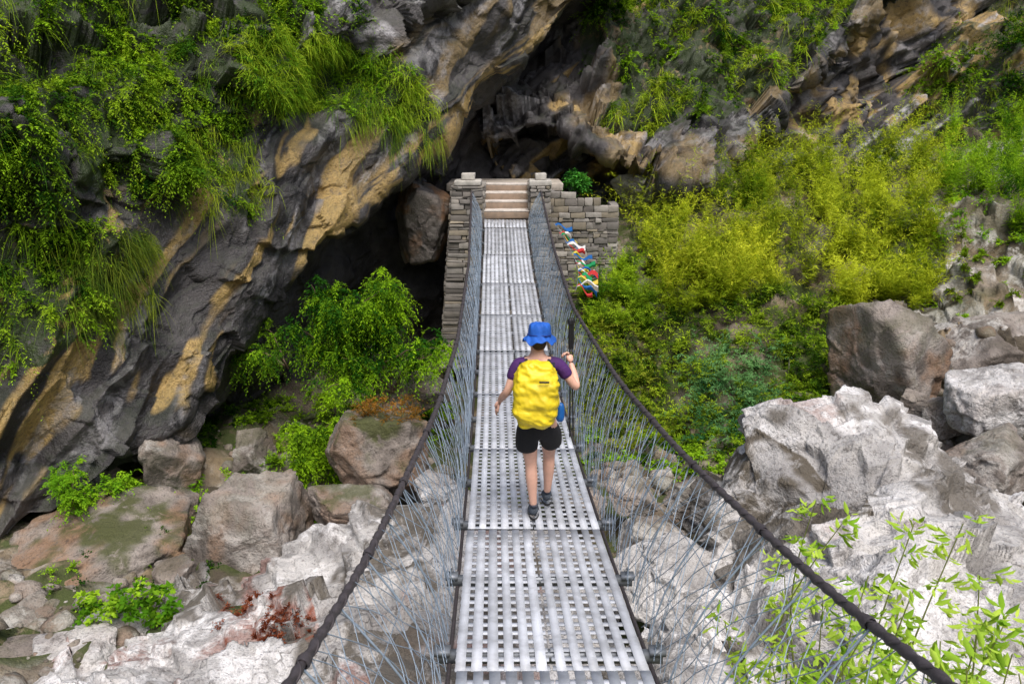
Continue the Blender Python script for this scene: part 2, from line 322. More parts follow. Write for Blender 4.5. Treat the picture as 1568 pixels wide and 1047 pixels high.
for b in [(265,710,15.2,90,120,None,1,.2,.5,.9),(378,825,13,160,170,None,2,.2,.4,.5),(585,690,14.3,150,140,None,3,.9,.5,.1),
 (180,860,12.9,250,140,None,4,.9,.7,.1),(268,882,12,55,48,None,5,.2,.1,.9),(112,918,11.8,60,45,None,6,.2,.1,.9),(215,925,11.6,90,50,None,7,.3,.1,.9),(150,750,14.5,60,60,None,28,.3,.3,.8),
 (60,970,11.2,150,90,None,8,.2,.1,.9),(10,915,12,120,70,None,31,.2,.1,.7),(110,1015,10.3,130,70,M_white,32,.2,.1,.9),(0,1035,10.2,140,80,None,33,.2,.1,.9),(175,960,11,100,50,M_white,34,.3,.2,.9),(385,700,16,60,80,None,9,.4,.1,.9),(680,765,13.6,90,60,M_white,10,.2,.1,.9),
 (1340,562,16.2,150,175,None,11,.4,.6,.4),(1345,488,17,64,36,None,12,.2,.2,.9),(1532,615,13.7,120,110,M_white,13,.2,.1,.9),
 (1500,535,17,200,110,None,14,.1,.0,.9),(1445,635,14.2,60,50,None,15,.2,.1,.9),(1515,700,12.6,150,70,None,16,.3,.3,.6),(1400,620,14.8,50,50,None,17,.1,.1,.9),
 (1000,288,24.2,100,50,M_white,20,.3,.1,.9),
 (652,340,21.5,90,110,None,21,.1,1,.2),(1050,905,9.3,190,100,M_white,22,.2,.0,.9),(1000,830,10.5,110,60,None,23,.2,.0,.9),(1120,870,9.5,110,110,M_white,24,.2,0,.9),
 (1060,770,12.5,90,60,None,25,.2,.1,.9),(970,760,13,70,50,None,26,.3,.2,.8),(620,600,18,110,80,None,27,.8,.3,.3),(870,760,13,90,60,None,29,.3,.2,.9),(540,770,13.3,120,60,None,30,.8,.4,.5)]:
    boulder(*b)
def stones(name,pts,smin,smax,mat,seed):
    A=Acc();C=[]
    base=[rockgeo((0,0,0),(1,.8,.62),0,seed+k,2,.12) for k in range(12)]
    for q in pts:
        V,Fc=base[rng.integers(12)];s=smin+(smax-smin)*rng.random()**5
        R=np.array(Matrix.Rotation(rng.uniform(0,6.28),3,'Z')@Matrix.Rotation(rng.normal()*.5,3,'X'))
        A.add(V*s@R.T+q+np.array([0,0,s*.1]),Fc);C.append(np.tile([[rng.random()*.4,rng.random()*.5,rng.random()]],(len(V),1)))
    return mk(name,np.concatenate(A.V),np.concatenate(A.F),mat,np.concatenate(C),False,cname='Msk')
pts=np.concatenate([sample(pG,[(-100,880),(260,880),(200,1000),(60,1060),(-200,1060)],170)[0],sample(pG,[(300,640),(700,640),(700,800),(420,860)],120)[0],
  sample(pD,[(1380,560),(1620,560),(1620,760),(1380,740)],380)[0],sample(pD,[(900,730),(1130,720),(1130,860),(860,860)],360)[0],sample(pD,[(1280,480),(1600,470),(1600,640),(1280,640)],130)[0]])
stones('river_stones',pts,.03,.28,M_bould,300)
# ---------- foliage ----------
def fronds(B,N,nst,L,droop,nleaf,ll,lw,cd,cl,spread=.7,up=.5,out=.6,big=False,t0=.15,vary=.35):
    n=len(B);reg=fbm(B*.5,2,200)[:,None,None]*.55 if not big else 0;B=B[:,None,None];L=np.broadcast_to(L,(n,))
    dr=nz(N[:,None]*out+np.array([0,0,up])+rng.normal(size=(n,nst,3))*spread)[:,:,None]
    Ls=(L[:,None]*rng.uniform(.4,1.15,(n,nst)))[:,:,None]
    t=np.clip(np.linspace(t0,1,nleaf)+rng.uniform(-.03,.03,(n,nst,nleaf)),0,1)
    z=np.array([0,0,-1.]);dp=droop*rng.uniform(.6,1.4,(n,nst,1,1))
    pos=B+dr*(Ls*t)[...,None]+z*dp*(Ls*t*t)[...,None]
    tn=nz(dr+z*2*dp*t[...,None]);rv=rng.normal(size=tn.shape)
    side=nz(np.cross(tn,np.array([0,0,1.])+rv*.5));sg=np.where(np.arange(nleaf)%2,1,-1)[None,None,:,None]
    ld=nz(tn*.6+side*sg*.8+rv*.2+z*.25);wd=nz(np.cross(ld,np.array([0,0,1.])+rng.normal(size=tn.shape)*.45))
    s=(ll*rng.uniform(.6,1.25,t.shape)*(1.1-.45*t))[...,None];w=wd*s*(lw/ll)
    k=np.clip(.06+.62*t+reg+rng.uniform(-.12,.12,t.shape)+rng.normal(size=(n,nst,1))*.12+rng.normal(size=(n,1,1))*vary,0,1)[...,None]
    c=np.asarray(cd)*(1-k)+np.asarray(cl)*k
    if not big:
        V=np.stack([pos,pos+ld*s*.45+w*.5,pos+ld*s,pos+ld*s*.45-w*.5],-2).reshape(-1,3)
        m=len(V)//4;Fc=np.arange(m*4).reshape(m,4);C=np.repeat(c.reshape(-1,3),4,0)
    else:
        nn=np.cross(ld,wd)*s*.05
        V=np.stack([pos,pos+ld*s*.35+w*.5+nn,pos+ld*s*.7+w*.38+nn,pos+ld*s-nn*2,pos+ld*s*.7-w*.38+nn,pos+ld*s*.35-w*.5+nn],-2).reshape(-1,3)
        m=len(V)//6;b=np.arange(m)[:,None]*6;Fc=np.concatenate([b+[[0,1,2,3]],b+[[0,3,4,5]]]);C=np.repeat(c.reshape(-1,3),6,0)
    return V,Fc,C,(dr,Ls,dp)
def grass(B,N,nb,L,W,droop,cd,cl,spread=.45,up=.8,out=.4,vary=.3,foot=.08):
    n=len(B);dr=nz(N[:,None]*out+np.array([0,0,up])+rng.normal(size=(n,nb,3))*spread)
    Ls=L*rng.uniform(.5,1.2,(n,nb,1))*rng.uniform(.5,1.3,(n,1,1));dp=droop*rng.uniform(.4,1.5,(n,nb,1))
    b0=B[:,None]+rng.normal(size=(n,nb,3))*foot;wd=nz(np.cross(dr,rng.normal(size=dr.shape)))*W
    V=[]
    for t,w in((0,1),(.35,.9),(.7,.6),(1,.08)):
        p=b0+dr*Ls*t+np.array([0,0,-1.])*dp*Ls*t*t;V+= [p-wd*w*.5,p+wd*w*.5]
    V=np.stack(V,-2).reshape(-1,3);m=n*nb;b=np.arange(m)[:,None]*8
    Fc=np.concatenate([b+[[0,1,3,2]],b+[[2,3,5,4]],b+[[4,5,7,6]]])
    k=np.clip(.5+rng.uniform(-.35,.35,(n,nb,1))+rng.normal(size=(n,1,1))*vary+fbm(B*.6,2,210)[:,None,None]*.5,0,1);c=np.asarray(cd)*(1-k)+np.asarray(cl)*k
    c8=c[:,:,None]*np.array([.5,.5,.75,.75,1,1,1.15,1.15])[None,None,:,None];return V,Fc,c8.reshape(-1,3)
GD=(.020,.07,.008);GM=(.13,.32,.015);GL=(.32,.56,.025);YL=(.62,.72,.05)
clump=lambda f,s:(lambda p:np.clip(fbm(p.X*f,3,s)+.25,0,1)**1.3)
A=Acc()
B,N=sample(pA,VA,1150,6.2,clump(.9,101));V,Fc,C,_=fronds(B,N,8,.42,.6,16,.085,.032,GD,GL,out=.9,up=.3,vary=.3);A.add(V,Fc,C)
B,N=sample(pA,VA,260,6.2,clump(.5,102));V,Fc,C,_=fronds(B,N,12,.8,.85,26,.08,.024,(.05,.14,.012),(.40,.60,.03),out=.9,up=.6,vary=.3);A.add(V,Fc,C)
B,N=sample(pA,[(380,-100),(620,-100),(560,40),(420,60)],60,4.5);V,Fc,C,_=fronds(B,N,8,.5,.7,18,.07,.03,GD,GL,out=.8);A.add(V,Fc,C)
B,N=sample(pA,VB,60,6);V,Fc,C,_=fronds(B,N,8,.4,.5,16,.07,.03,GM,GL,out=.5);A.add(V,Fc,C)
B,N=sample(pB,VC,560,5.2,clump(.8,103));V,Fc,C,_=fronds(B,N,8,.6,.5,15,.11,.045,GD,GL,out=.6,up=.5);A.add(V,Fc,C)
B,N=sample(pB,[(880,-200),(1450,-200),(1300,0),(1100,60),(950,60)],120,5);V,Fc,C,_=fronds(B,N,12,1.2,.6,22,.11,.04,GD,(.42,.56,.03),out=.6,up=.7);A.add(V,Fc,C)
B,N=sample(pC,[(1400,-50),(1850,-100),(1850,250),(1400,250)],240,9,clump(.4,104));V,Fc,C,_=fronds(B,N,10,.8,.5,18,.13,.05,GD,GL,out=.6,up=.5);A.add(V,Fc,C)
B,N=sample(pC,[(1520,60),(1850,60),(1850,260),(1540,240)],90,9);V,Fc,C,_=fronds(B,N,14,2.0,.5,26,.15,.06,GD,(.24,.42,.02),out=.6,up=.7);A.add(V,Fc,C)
A.build('cliff_foliage',M_leaf)
A=Acc()
g=lambda B,N,*a,**k:A.add(*grass(B,N,*a,**k))
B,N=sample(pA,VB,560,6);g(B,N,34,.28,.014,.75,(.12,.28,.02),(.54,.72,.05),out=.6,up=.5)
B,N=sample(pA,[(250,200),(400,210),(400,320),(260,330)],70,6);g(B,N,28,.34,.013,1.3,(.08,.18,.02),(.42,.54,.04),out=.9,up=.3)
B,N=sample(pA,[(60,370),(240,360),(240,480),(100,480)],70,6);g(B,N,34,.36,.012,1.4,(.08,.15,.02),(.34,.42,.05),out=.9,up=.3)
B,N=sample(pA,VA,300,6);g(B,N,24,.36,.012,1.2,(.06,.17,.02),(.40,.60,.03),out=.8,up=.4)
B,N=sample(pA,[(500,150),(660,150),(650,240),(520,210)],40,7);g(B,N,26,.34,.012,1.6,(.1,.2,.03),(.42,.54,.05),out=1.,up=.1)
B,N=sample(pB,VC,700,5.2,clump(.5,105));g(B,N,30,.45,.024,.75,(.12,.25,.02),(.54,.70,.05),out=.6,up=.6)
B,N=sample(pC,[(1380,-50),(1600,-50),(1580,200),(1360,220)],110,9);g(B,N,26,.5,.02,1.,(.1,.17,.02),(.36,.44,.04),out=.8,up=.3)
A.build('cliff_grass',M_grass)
# bamboo thicket
A=Acc()
def bam(poly,n,L,cd,cl,nst=18,nl=44,**k):
    B,N=sample(pD,poly,n);V,Fc,C,_=fronds(B,N*.3,nst,L*rng.uniform(.5,1.4,n),.40,nl,.16,.022,cd,cl,spread=.27,up=1.2,out=.4,t0=.15,vary=.26,**k);A.add(V,Fc,C)
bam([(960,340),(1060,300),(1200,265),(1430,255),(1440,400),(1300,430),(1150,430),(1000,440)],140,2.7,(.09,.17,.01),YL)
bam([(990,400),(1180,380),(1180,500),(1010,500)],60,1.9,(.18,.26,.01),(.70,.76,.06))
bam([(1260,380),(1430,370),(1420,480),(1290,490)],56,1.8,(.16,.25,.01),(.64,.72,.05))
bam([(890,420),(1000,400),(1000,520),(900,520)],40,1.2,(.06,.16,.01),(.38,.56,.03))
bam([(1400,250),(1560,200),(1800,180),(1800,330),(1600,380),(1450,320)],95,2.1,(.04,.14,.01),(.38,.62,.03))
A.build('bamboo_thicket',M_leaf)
A=Acc()
def sh(pt,poly,n,L,cd,cl,nst=10,nl=20,ll=.085,lw=.035,droop=.5,vary=.3,wt=None):
    B,N=sample(pt,poly,n,99,wt);V,Fc,C,_=fronds(B,N*.4,nst,L,droop,nl,ll,lw,cd,cl,spread=.6,up=.8,out=.5,vary=vary);A.add(V,Fc,C)
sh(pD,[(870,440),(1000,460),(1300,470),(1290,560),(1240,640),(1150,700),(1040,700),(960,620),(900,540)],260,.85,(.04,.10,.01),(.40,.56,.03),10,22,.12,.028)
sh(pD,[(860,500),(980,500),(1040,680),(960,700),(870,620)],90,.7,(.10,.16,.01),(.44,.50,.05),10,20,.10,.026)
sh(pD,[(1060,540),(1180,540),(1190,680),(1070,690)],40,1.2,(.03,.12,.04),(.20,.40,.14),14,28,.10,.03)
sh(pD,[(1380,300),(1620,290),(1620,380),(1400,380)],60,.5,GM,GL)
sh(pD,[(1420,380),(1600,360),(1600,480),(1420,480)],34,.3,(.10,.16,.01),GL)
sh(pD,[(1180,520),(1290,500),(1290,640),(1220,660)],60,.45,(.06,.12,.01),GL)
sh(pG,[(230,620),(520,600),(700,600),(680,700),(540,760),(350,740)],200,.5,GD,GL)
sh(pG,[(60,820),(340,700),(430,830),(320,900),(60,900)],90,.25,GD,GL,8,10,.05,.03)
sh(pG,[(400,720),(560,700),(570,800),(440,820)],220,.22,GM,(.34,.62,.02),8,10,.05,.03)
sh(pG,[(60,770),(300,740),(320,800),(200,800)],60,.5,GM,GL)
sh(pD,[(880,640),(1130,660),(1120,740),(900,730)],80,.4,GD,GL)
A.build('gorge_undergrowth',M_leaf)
A=Acc();B=P(rng.uniform(120,270,45),rng.uniform(900,955,45),rng.uniform(10.6,11.4,45));N=np.tile([[0,0,1.]],(45,1))
V,Fc,C,_=fronds(B,N,7,.26,.6,6,.10,.065,(.08,.22,.012),(.40,.64,.04),spread=.7);A.add(V,Fc,C);A.build('leafy_herb',M_leaf)
A=Acc()
for pt,poly,n in((pE,RED,150),(pG,[(480,760),(640,740),(640,800),(480,800)],60)):
    B,N=sample(pt,poly,n,99,clump(1.5,107));A.add(*fronds(B,N,7,.12,.4,9,.035,.018,(.12,.03,.015),(.36,.12,.06),spread=.9)[:3])
B=P(rng.uniform(540,640,50),rng.uniform(610,650,50),rng.uniform(13.6,14.4,50));A.add(*fronds(B,np.tile([[0,0,1.]],(50,1)),8,.25,.5,10,.05,.02,(.14,.08,.01),(.4,.20,.04))[:3])
A.build('red_creeper',M_leaf)
def shrub(name,bases,nb,L,cd,cl,ll=.08,lw=.03,nst=8,fl=.5,nleaf=18,droop=.9,up=.9,lean=(0,0,0)):
    e=empty(name);W=Acc();A=Acc();TP=[];TN=[]
    for b in bases:
        for k in range(nb):
            d=nz(rng.normal(size=3)*np.array([1,1,.5])*.6+np.array([0,0,up])+np.array(lean));l=L*rng.uniform(.5,1.1);t=np.linspace(0,1,9)[:,None]
            p=b+d*l*t+np.array([0,0,-1])*.35*l*t*t+rng.normal(size=(9,3))*.02
            W.add(*tube(p,np.linspace(.022,.005,9),5))
            for q in range(3,9):
                for _ in range(2): TP.append(p[q]+rng.normal(size=3)*.08);TN.append(nz(d*.6+rng.normal(size=3)*.7))
    V,Fc,C,_=fronds(np.array(TP),np.array(TN),nst,fl,droop,nleaf,ll,lw,cd,cl,spread=.6,up=.2,out=.7,vary=.3);A.add(V,Fc,C)
    A.build('leaves',M_leaf,parent=e);W.build('branches',M_bark,True,parent=e)
cb=lambda L:[P(*q) for q in L]
shrub('shrub',cb([(540,590,17.2),(510,540,17),(580,540,17.6),(600,600,17.3)]),8,2.7,(.025,.10,.01),(.34,.60,.02),.10,.032,7,.6,20,1.3,1.3)
shrub('shrub',cb([(470,690,15.3),(510,700,15.5)]),6,1.3,(.04,.12,.01),(.34,.58,.02),.08,.028,7,.4,16,1.2)
shrub('shrub',cb([(440,560,16.6)]),5,1.6,(.04,.12,.01),(.28,.50,.02),.07,.028,6,.36,16,lean=(-.9,0,-.3))
shrub('shrub',cb([(150,775,13.4),(110,770,13.2)]),4,.9,GM,GL,.07,.03,5,.3,12,.6)
shrub('shrub',cb([(885,285,22.6)]),4,.6,(.02,.11,.02),(.10,.36,.05),.14,.06,4,.3,8,.6)
shrub('shrub',cb([(370,110,16.4)]),4,.5,(.01,.10,.02),(.05,.30,.06),.12,.05,4,.3,8,.6)
shrub('young_tree',cb([(1155,330,23.5)]),3,3.2,(.05,.12,.01),(.36,.52,.02),.10,.03,6,.4,14,.3,2.4)
shrub('young_tree',cb([(1250,320,24),(1330,310,24)]),3,2.8,(.05,.12,.01),(.44,.56,.02),.10,.03,6,.4,14,.3,2.4)
# foreground shrub
e=empty('foreground_shrub');W=Acc();A=Acc()
for (px,py,d) in [(1250,765,4.4),(1290,800,4.1),(1400,800,3.9),(1475,800,3.6),(1400,900,3.4),(1500,880,3.3),(1200,870,4.3),(1110,950,3.9),(1180,1000,3.6),(1260,920,3.7),(1330,960,3.3),(1440,980,2.9),(1550,1000,2.9),(1230,1000,3.3),(1390,1010,3.1),(1500,960,3.1),(1290,1010,3.5),(1140,1020,3.7),(1350,1020,3.0),(1480,1020,2.8),(1420,1030,2.9),(1210,1030,3.2),(1540,950,3.0),(1330,880,3.8),(1560,1030,2.7)]:
    tip=P(px,py,d);root=tip+np.array([rng.uniform(-.25,.25),rng.uniform(0,.3),-rng.uniform(1.3,1.9)])
    t=np.linspace(0,1,14)[:,None];p=root*(1-t)+tip*t+np.array([rng.uniform(-.15,.15),rng.uniform(-.1,.1),0])*np.sin(t*3.14)
    W.add(*tube(p,np.linspace(.008,.0025,14),5))
    q=np.linspace(.5,1,9)[:,None];B=root*(1-q)+tip*q+(p[7]-(root+tip)/2)*np.sin(q*3.14)
    N=nz(rng.normal(size=(9,3))*np.array([1,1,.25])+np.array([0,0,.35]))
    A.add(*fronds(B,N,2,.15,.35,5,.085,.026,(.22,.42,.03),(.60,.78,.12),spread=.55,up=.25,out=.8,big=True,t0=.3,vary=.15)[:3])
A.build('leaves',M_leaf,parent=e);W.build('stems',plain('green_stem',(.22,.25,.06)),True,parent=e)
# ---------- bridge ----------
dz=lambda y:CZ-2.79-.0734*(y-3.5)+.01079*(y-3.5)*(y-11.4)
cx=lambda y:.3-.0235*y
M_dark=plain('dark_cable',(.07,.06,.065),.6,.2,.4,40.,.4)
M_wire=plain('galvanised_wire',(.32,.40,.50),.45,.3,.3,30.,.1)
br=empty('suspension_footbridge');Y0=-.4;Y1=20.2
def strip(xo,w,y0,y1,dzz,th=.006,n=None):
    n=n or max(2,int((y1-y0)/.25)+1);y=np.linspace(y0,y1,n);x=cx(y)+xo;z=dz(y)+dzz
    V=np.stack([S3(x-w/2,y,z),S3(x+w/2,y,z),S3(x+w/2,y,z-th),S3(x-w/2,y,z-th)],1).reshape(-1,3)
    i=np.arange(n-1)[:,None]*4;j=np.arange(4)[None];Fc=np.stack([i+j,i+(j+1)%4,i+4+(j+1)%4,i+4+j],-1).reshape(-1,4);k=(n-1)*4
    return V,np.concatenate([Fc,[[3,2,1,0],[k,k+1,k+2,k+3]]])
A=Acc();yy=Y0
while yy<Y1-.2:
    ye=min(yy+1.98,Y1)
    for sd in (-1,1):
        jz=rng.uniform(-.006,.006);jx=rng.uniform(-.007,.007);tone=rng.uniform(.86,1.05)
        for k in range(6):
            A.add(*strip(sd*(.032+k*.0870+.02)+jx,.056+rng.uniform(-.005,.005),yy-.008,ye+.008,jz+rng.uniform(-.002,.002)),np.array([.60,.63,.69])*tone*rng.uniform(.80,1.08))
        yc=yy+.03
        while yc<ye-.02:
            V,Fc=box((cx(yc)+sd*.262+jx,yc,dz(yc)+jz-.0092),(.51,.044,.006));V[:,2]+=(dz(V[:,1])-dz(yc));A.add(V,Fc,np.array([.54,.57,.63])*tone*rng.uniform(.85,1.05));yc+=.098
    yy+=2.0
M_deck=plain('galvanised_deck',(.60,.62,.65),.55,.0,.5,5.,.15,attr=True)
A.build('deck_grating',M_deck,parent=br)
A=Acc();yb=Y0+.3
while yb<Y1:
    A.add(*box((cx(yb),yb,dz(yb)-.05),(1.26,.05,.06)))
    for s in(-1,1):
        A.add(*box((cx(yb)+s*.60,yb,dz(yb)-.015),(.09,.07,.03)));A.add(*tube([(cx(yb)+s*.60,yb,dz(yb)-.03),(cx(yb)+s*.60,yb,dz(yb)+.04)],.01,6))
    yb+=.98
A.build('cross_beams',plain('beam_steel',(.22,.24,.27),.5,.4),parent=br)
LR=np.array([(-3.,-1.15,-.9),(0,-1.0,-1.35),(2.37,-.767,-1.9),(3.6,-.70,-2.08),(6.1,-.61,-2.27),(8.7,-.62,-2.42),(13.8,-.755,-2.40),(20.3,-1.016,-1.72)])
RR=np.array([(-3.,1.35,-.6),(0,1.31,-1.1),(1.95,1.27,-1.57),(2.6,1.30,-1.80),(3.4,1.23,-1.92),(4.63,1.09,-2.05),(6.7,.95,-2.24),(10,.787,-2.34),(14,.757,-2.25),(20.3,.72,-1.72)])
def rail(R,y):
    def ci(c):
        g=np.linspace(R[0,0],R[-1,0],400);v=np.interp(g,R[:,0],R[:,c]);k=np.hanning(31);k/=k.sum();v=np.convolve(np.pad(v,15,'edge'),k,'valid');return np.interp(y,g,v)
    return S3(ci(1),y,CZ+ci(2))
A=Acc();y=np.linspace(-2,Y1+.6,160)
for s in(-1,1):
    for o in(.56,.50): A.add(*tube(S3(cx(y)+s*o,y,dz(y)-.09),.013,6))
for R in(LR,RR):
    y=np.arange(-2.6,20.3,.011);p=rail(R,y);ph=y*2*math.pi/.10
    A.add(*tube(p,.0195+.0028*np.sin(ph)+.001*np.sin(y*31),10))
    q=p+S3(np.cos(ph*.5),ph*0,np.sin(ph*.5))*.019;A.add(*tube(q,.006,4))
    for yk in np.arange(.5,20,1.0):
        pk=rail(R,np.array([yk-.03,yk,yk+.03]));A.add(*tube(pk,[.024,.03,.024],8))
A.build('handrail_cables',M_dark,True,parent=br)
A=Acc()
for R,s in((LR,-1),(RR,1)):
    H=lambda ya,t,wob:(S3(cx(ya)+s*.575,ya,dz(ya)-.03)*(1-t)[:,None]+rail(R,ya)*t[:,None]+S3(s*-.05*np.sin(t*3.14)+wob*.3,0*t,wob*.5))
    for y0 in np.arange(-.5,20,.125):
        for dr in(-1,1):
            t=np.linspace(0,1,13);j=rng.uniform(-.03,.03);ya=y0+j+dr*t*.62+.04*np.sin(t*9+rng.uniform(0,6));ya=np.clip(ya,-1,20.25)
            wob=.03*np.sin(t*7+rng.uniform(0,6));A.add(*tube(H(ya,t,wob),.0028,3))
    for t0 in(.33,.66):
        ya=np.arange(-.5,20.2,.1);A.add(*tube(H(ya,np.full(len(ya),t0),.02*np.sin(ya*5)),.0026,3))
    for y0 in np.arange(.52,20.2,.49):
        t=np.linspace(0,1,7);A.add(*tube(H(np.full(7,y0)+.02*np.sin(t*5),t,t*0),.0055,5))
A.build('side_netting',M_wire,parent=br)
# ---------- abutment ----------
ab=empty('stone_abutment')
SC=np.array([(.34,.31,.27),(.42,.39,.35),(.28,.26,.24),(.38,.33,.25),(.48,.45,.41),(.22,.20,.18)])*.85
M_stone=plain('masonry_stone',(.38,.35,.3),.9,0.,.4,6.,.5,.03,attr=True)
def wall(name,x0,x1,yf,yb,z0,z1,batter=0.,drop=0.):
    A=Acc();K=Acc();h=(z1-z0)
    K.add(*box(((x0+x1)/2,(yf+yb)/2+.06,(z0+z1-drop)/2-.04),(x1-x0-.1,yb-yf,h-drop-.08)))
    z=z0
    while z<z1-.05:
        ch=min(rng.choice([.06,.09,.13,.17])*rng.uniform(.8,1.2),z1-z);off=-batter*(1-(z-z0)/h)
        x=x0
        while x<x1-.02:
            w=min(rng.uniform(.10,.42),x1-x)
            if x1-x-w<.1:w=x1-x
            pr=rng.uniform(0,.06)
            if z+ch<z1-drop*((x+w/2-x0)/(x1-x0))**1.5+.06:
                A.add(*box((x+w/2+ (off/2 if x==x0 else 0),yf+.08-pr,z+ch/2),(w-.012+(abs(off) if x==x0 else 0),.2,ch-.010),.016),SC[rng.integers(6)]*rng.uniform(.6,1.1))
            x+=w
        for xs,sg in((x0,-1),(x1,1)):
            if sg>0 and z+ch>z1-drop+.06: continue
            y=yf+.19
            while y<yb:
                w=rng.uniform(.15,.4);A.add(*box((xs-sg*.07+(off if sg<0 else 0)+sg*rng.uniform(0,.03),y+w/2,z+ch/2),(.2,w-.012,ch-.012),.012),SC[rng.integers(6)]*rng.uniform(.7,1.1));y+=w
        z+=ch
    o=A.build(name,M_stone,parent=ab);b=o.modifiers.new('b','BEVEL');b.width=.014;b.segments=2
    K.build(name+'_core',plain('mortar',(.08,.07,.055)),parent=ab)
wall('left_pier',-1.50,-.74,20.35,22.0,.6,CZ-1.62,.42)
wall('right_pier',.46,.95,20.35,22.0,.6,CZ-1.62)
wall('under_deck_wall',-.73,.45,20.45,22.2,.6,CZ-2.58)
wall('retaining_wall',.96,2.75,20.75,21.6,1.5,CZ-1.75,0,.45)
A=Acc()
for x,w in((-1.12,.62),(.72,.50)):
    A.add(*box((x,20.7,CZ-1.55),(w+.06,.66,.13),.012),(.5,.48,.44))
    A.add(*box((x,20.7,CZ-1.40),(w*.55,.4,.16),.015),(.5,.48,.44))
o=A.build('cap_stones',M_stone,parent=ab);b=o.modifiers.new('b','BEVEL');b.width=.02;b.segments=2
A=Acc()
for k in range(4):
    A.add(*box((-.14,20.75+k*.40,CZ-2.45+.085+k*.19),(1.16,.42,.17),.012),(.30,.22,.16))
    A.add(*box((-.14,20.78+k*.40,CZ-2.45+.19+k*.19),(1.19,.46,.05),.01),(.62,.57,.52))
A.add(*box((-.2,23.2,CZ-1.80),(3.2,2.0,.2),.01),(.45,.40,.34))
A.add(*box((-.14,21.6,CZ-2.55),(1.17,2.4,.12),.01),(.35,.33,.3))
o=A.build('steps',M_stone,parent=ab);b=o.modifiers.new('b','BEVEL');b.width=.02;b.segments=2
# ---------- prayer flags ----------
pf=empty('prayer_flags');y=np.linspace(16.2,10.8,50);p=rail(RR,y)+S3(.10+.22*np.sin(np.linspace(0,3.14,50)),0*y,.05-.10*np.sin(np.linspace(0,3.14,50)))
W=Acc();W.add(*tube(p,.004,4));W.build('flag_string',M_wire,parent=pf);A=Acc()
FC=[(.03,.14,.42),(.72,.72,.72),(.52,.05,.05),(.03,.30,.12),(.70,.55,.10)]
for k in range(23):
    i=1+k*2;a=p[i];tn=nz(p[i+1]-p[i-1]);nn=7
    wdir=nz(np.array([1.,rng.uniform(-.5,.4),-.25+rng.uniform(-.4,.35)]));s=np.linspace(0,1,nn);SS,TT=np.meshgrid(s,s,indexing='ij');W_=rng.uniform(.10,.16);H_=rng.uniform(.22,.36)
    V=a+tn*(SS*W_)[...,None]+wdir*(TT*H_)[...,None]+np.array([0,.3,1])*(.045*np.sin(SS*6+k)*TT+.04*np.sin(TT*7+k*2)-.05*TT*TT)[...,None]
    idx=np.arange(nn*nn).reshape(nn,nn);Fc=np.stack([idx[:-1,:-1],idx[1:,:-1],idx[1:,1:],idx[:-1,1:]],-1).reshape(-1,4);A.add(V,Fc,FC[k%5])
A.build('flags',leafmat('flag_cloth',.25),True,parent=pf)
# ---------- hiker ----------
hk=empty('hiker');HX,HY=.195,5.86;hk.location=(HX,HY,float(dz(HY))+.004);hk.scale=(.975,.975,.965)
M_skin=plain('skin',(.74,.43,.32),.5,0,.15,20,.05);M_shirt=plain('purple_shirt',(.07,.015,.13),.8,0,.4,9,.5,.03)
M_short=plain('black_shorts',(.012,.012,.015),.8,0,.3,9,.5,.03);M_shoe=plain('trail_shoe',(.07,.085,.11),.8,0,.5,30,.4)
M_hat=plain('blue_hat',(.01,.11,.52),.75,0,.35,14,.4,.02);M_pack=plain('yellow_pack_cover',(.86,.66,.02),.5,0,.35,4,.3,.04)
def skin(name,vs,es,mat,sub=2,root=0):
    me=bpy.data.meshes.new(name);me.from_pydata([v[:3] for v in vs],es,[]);o=bpy.data.objects.new(name,me);sc.collection.objects.link(o);o.parent=hk
    m=o.modifiers.new('Skin','SKIN');m.use_smooth_shade=True
    roots=root if isinstance(root,(list,tuple)) else [root]
    for i,v in enumerate(vs):
        sv=me.skin_vertices[0].data[i];r=v[3];sv.radius=r if isinstance(r,tuple) else (r,r);sv.use_root=i in roots
    s=o.modifiers.new('Sub','SUBSURF');s.levels=sub;s.render_levels=sub;me.materials.append(mat);return o
ch=lambda a,b:[(i,i+1) for i in range(a,b)]
LS=(-.155,.0,1.345);LE=(-.235,-.05,1.12);LW=(-.30,.10,.985)
RS=(.165,.0,1.345);RE=(.315,-.01,1.13);RW=(.275,.15,1.30)
v=[(0.01,0,.87,.115),(0.01,.01,1.0,.10),(0,.02,1.18,.115),(0,.015,1.32,.09),(0,.01,1.39,.052),(0,.02,1.45,.05),(0,.025,1.50,.06),
 (-.09,.0,1.345,.06),LS+(.047,),(-.195,-.025,1.23,.041),LE+(.035,),(-.27,.02,1.06,.034),LW+(.022,),
 (.09,.0,1.345,.06),RS+(.047,),(.24,-.005,1.235,.041),RE+(.036,),(.30,.07,1.21,.034),RW+(.022,),
 (-.07,0,.80,.085),(-.06,0,.64,.075),(-.045,.01,.47,.052),(-.04,-.035,.36,.054),(-.03,-.03,.20,.037),(-.022,-.02,.10,.032),
 (.10,.02,.80,.085),(.105,.10,.64,.075),(.11,.19,.47,.052),(.11,.18,.36,.054),(.105,.20,.20,.037),(.10,.23,.10,.032)]
e_=[(0,1),(1,2),(2,3),(3,4),(4,5),(5,6),(3,7),(7,8),(8,9),(9,10),(10,11),(11,12),(3,13),(13,14),(14,15),(15,16),(16,17),(17,18),(0,19),(19,20),(20,21),(21,22),(22,23),(23,24),(0,25),(25,26),(26,27),(27,28),(28,29),(29,30)]
skin('body',v,e_,M_skin)
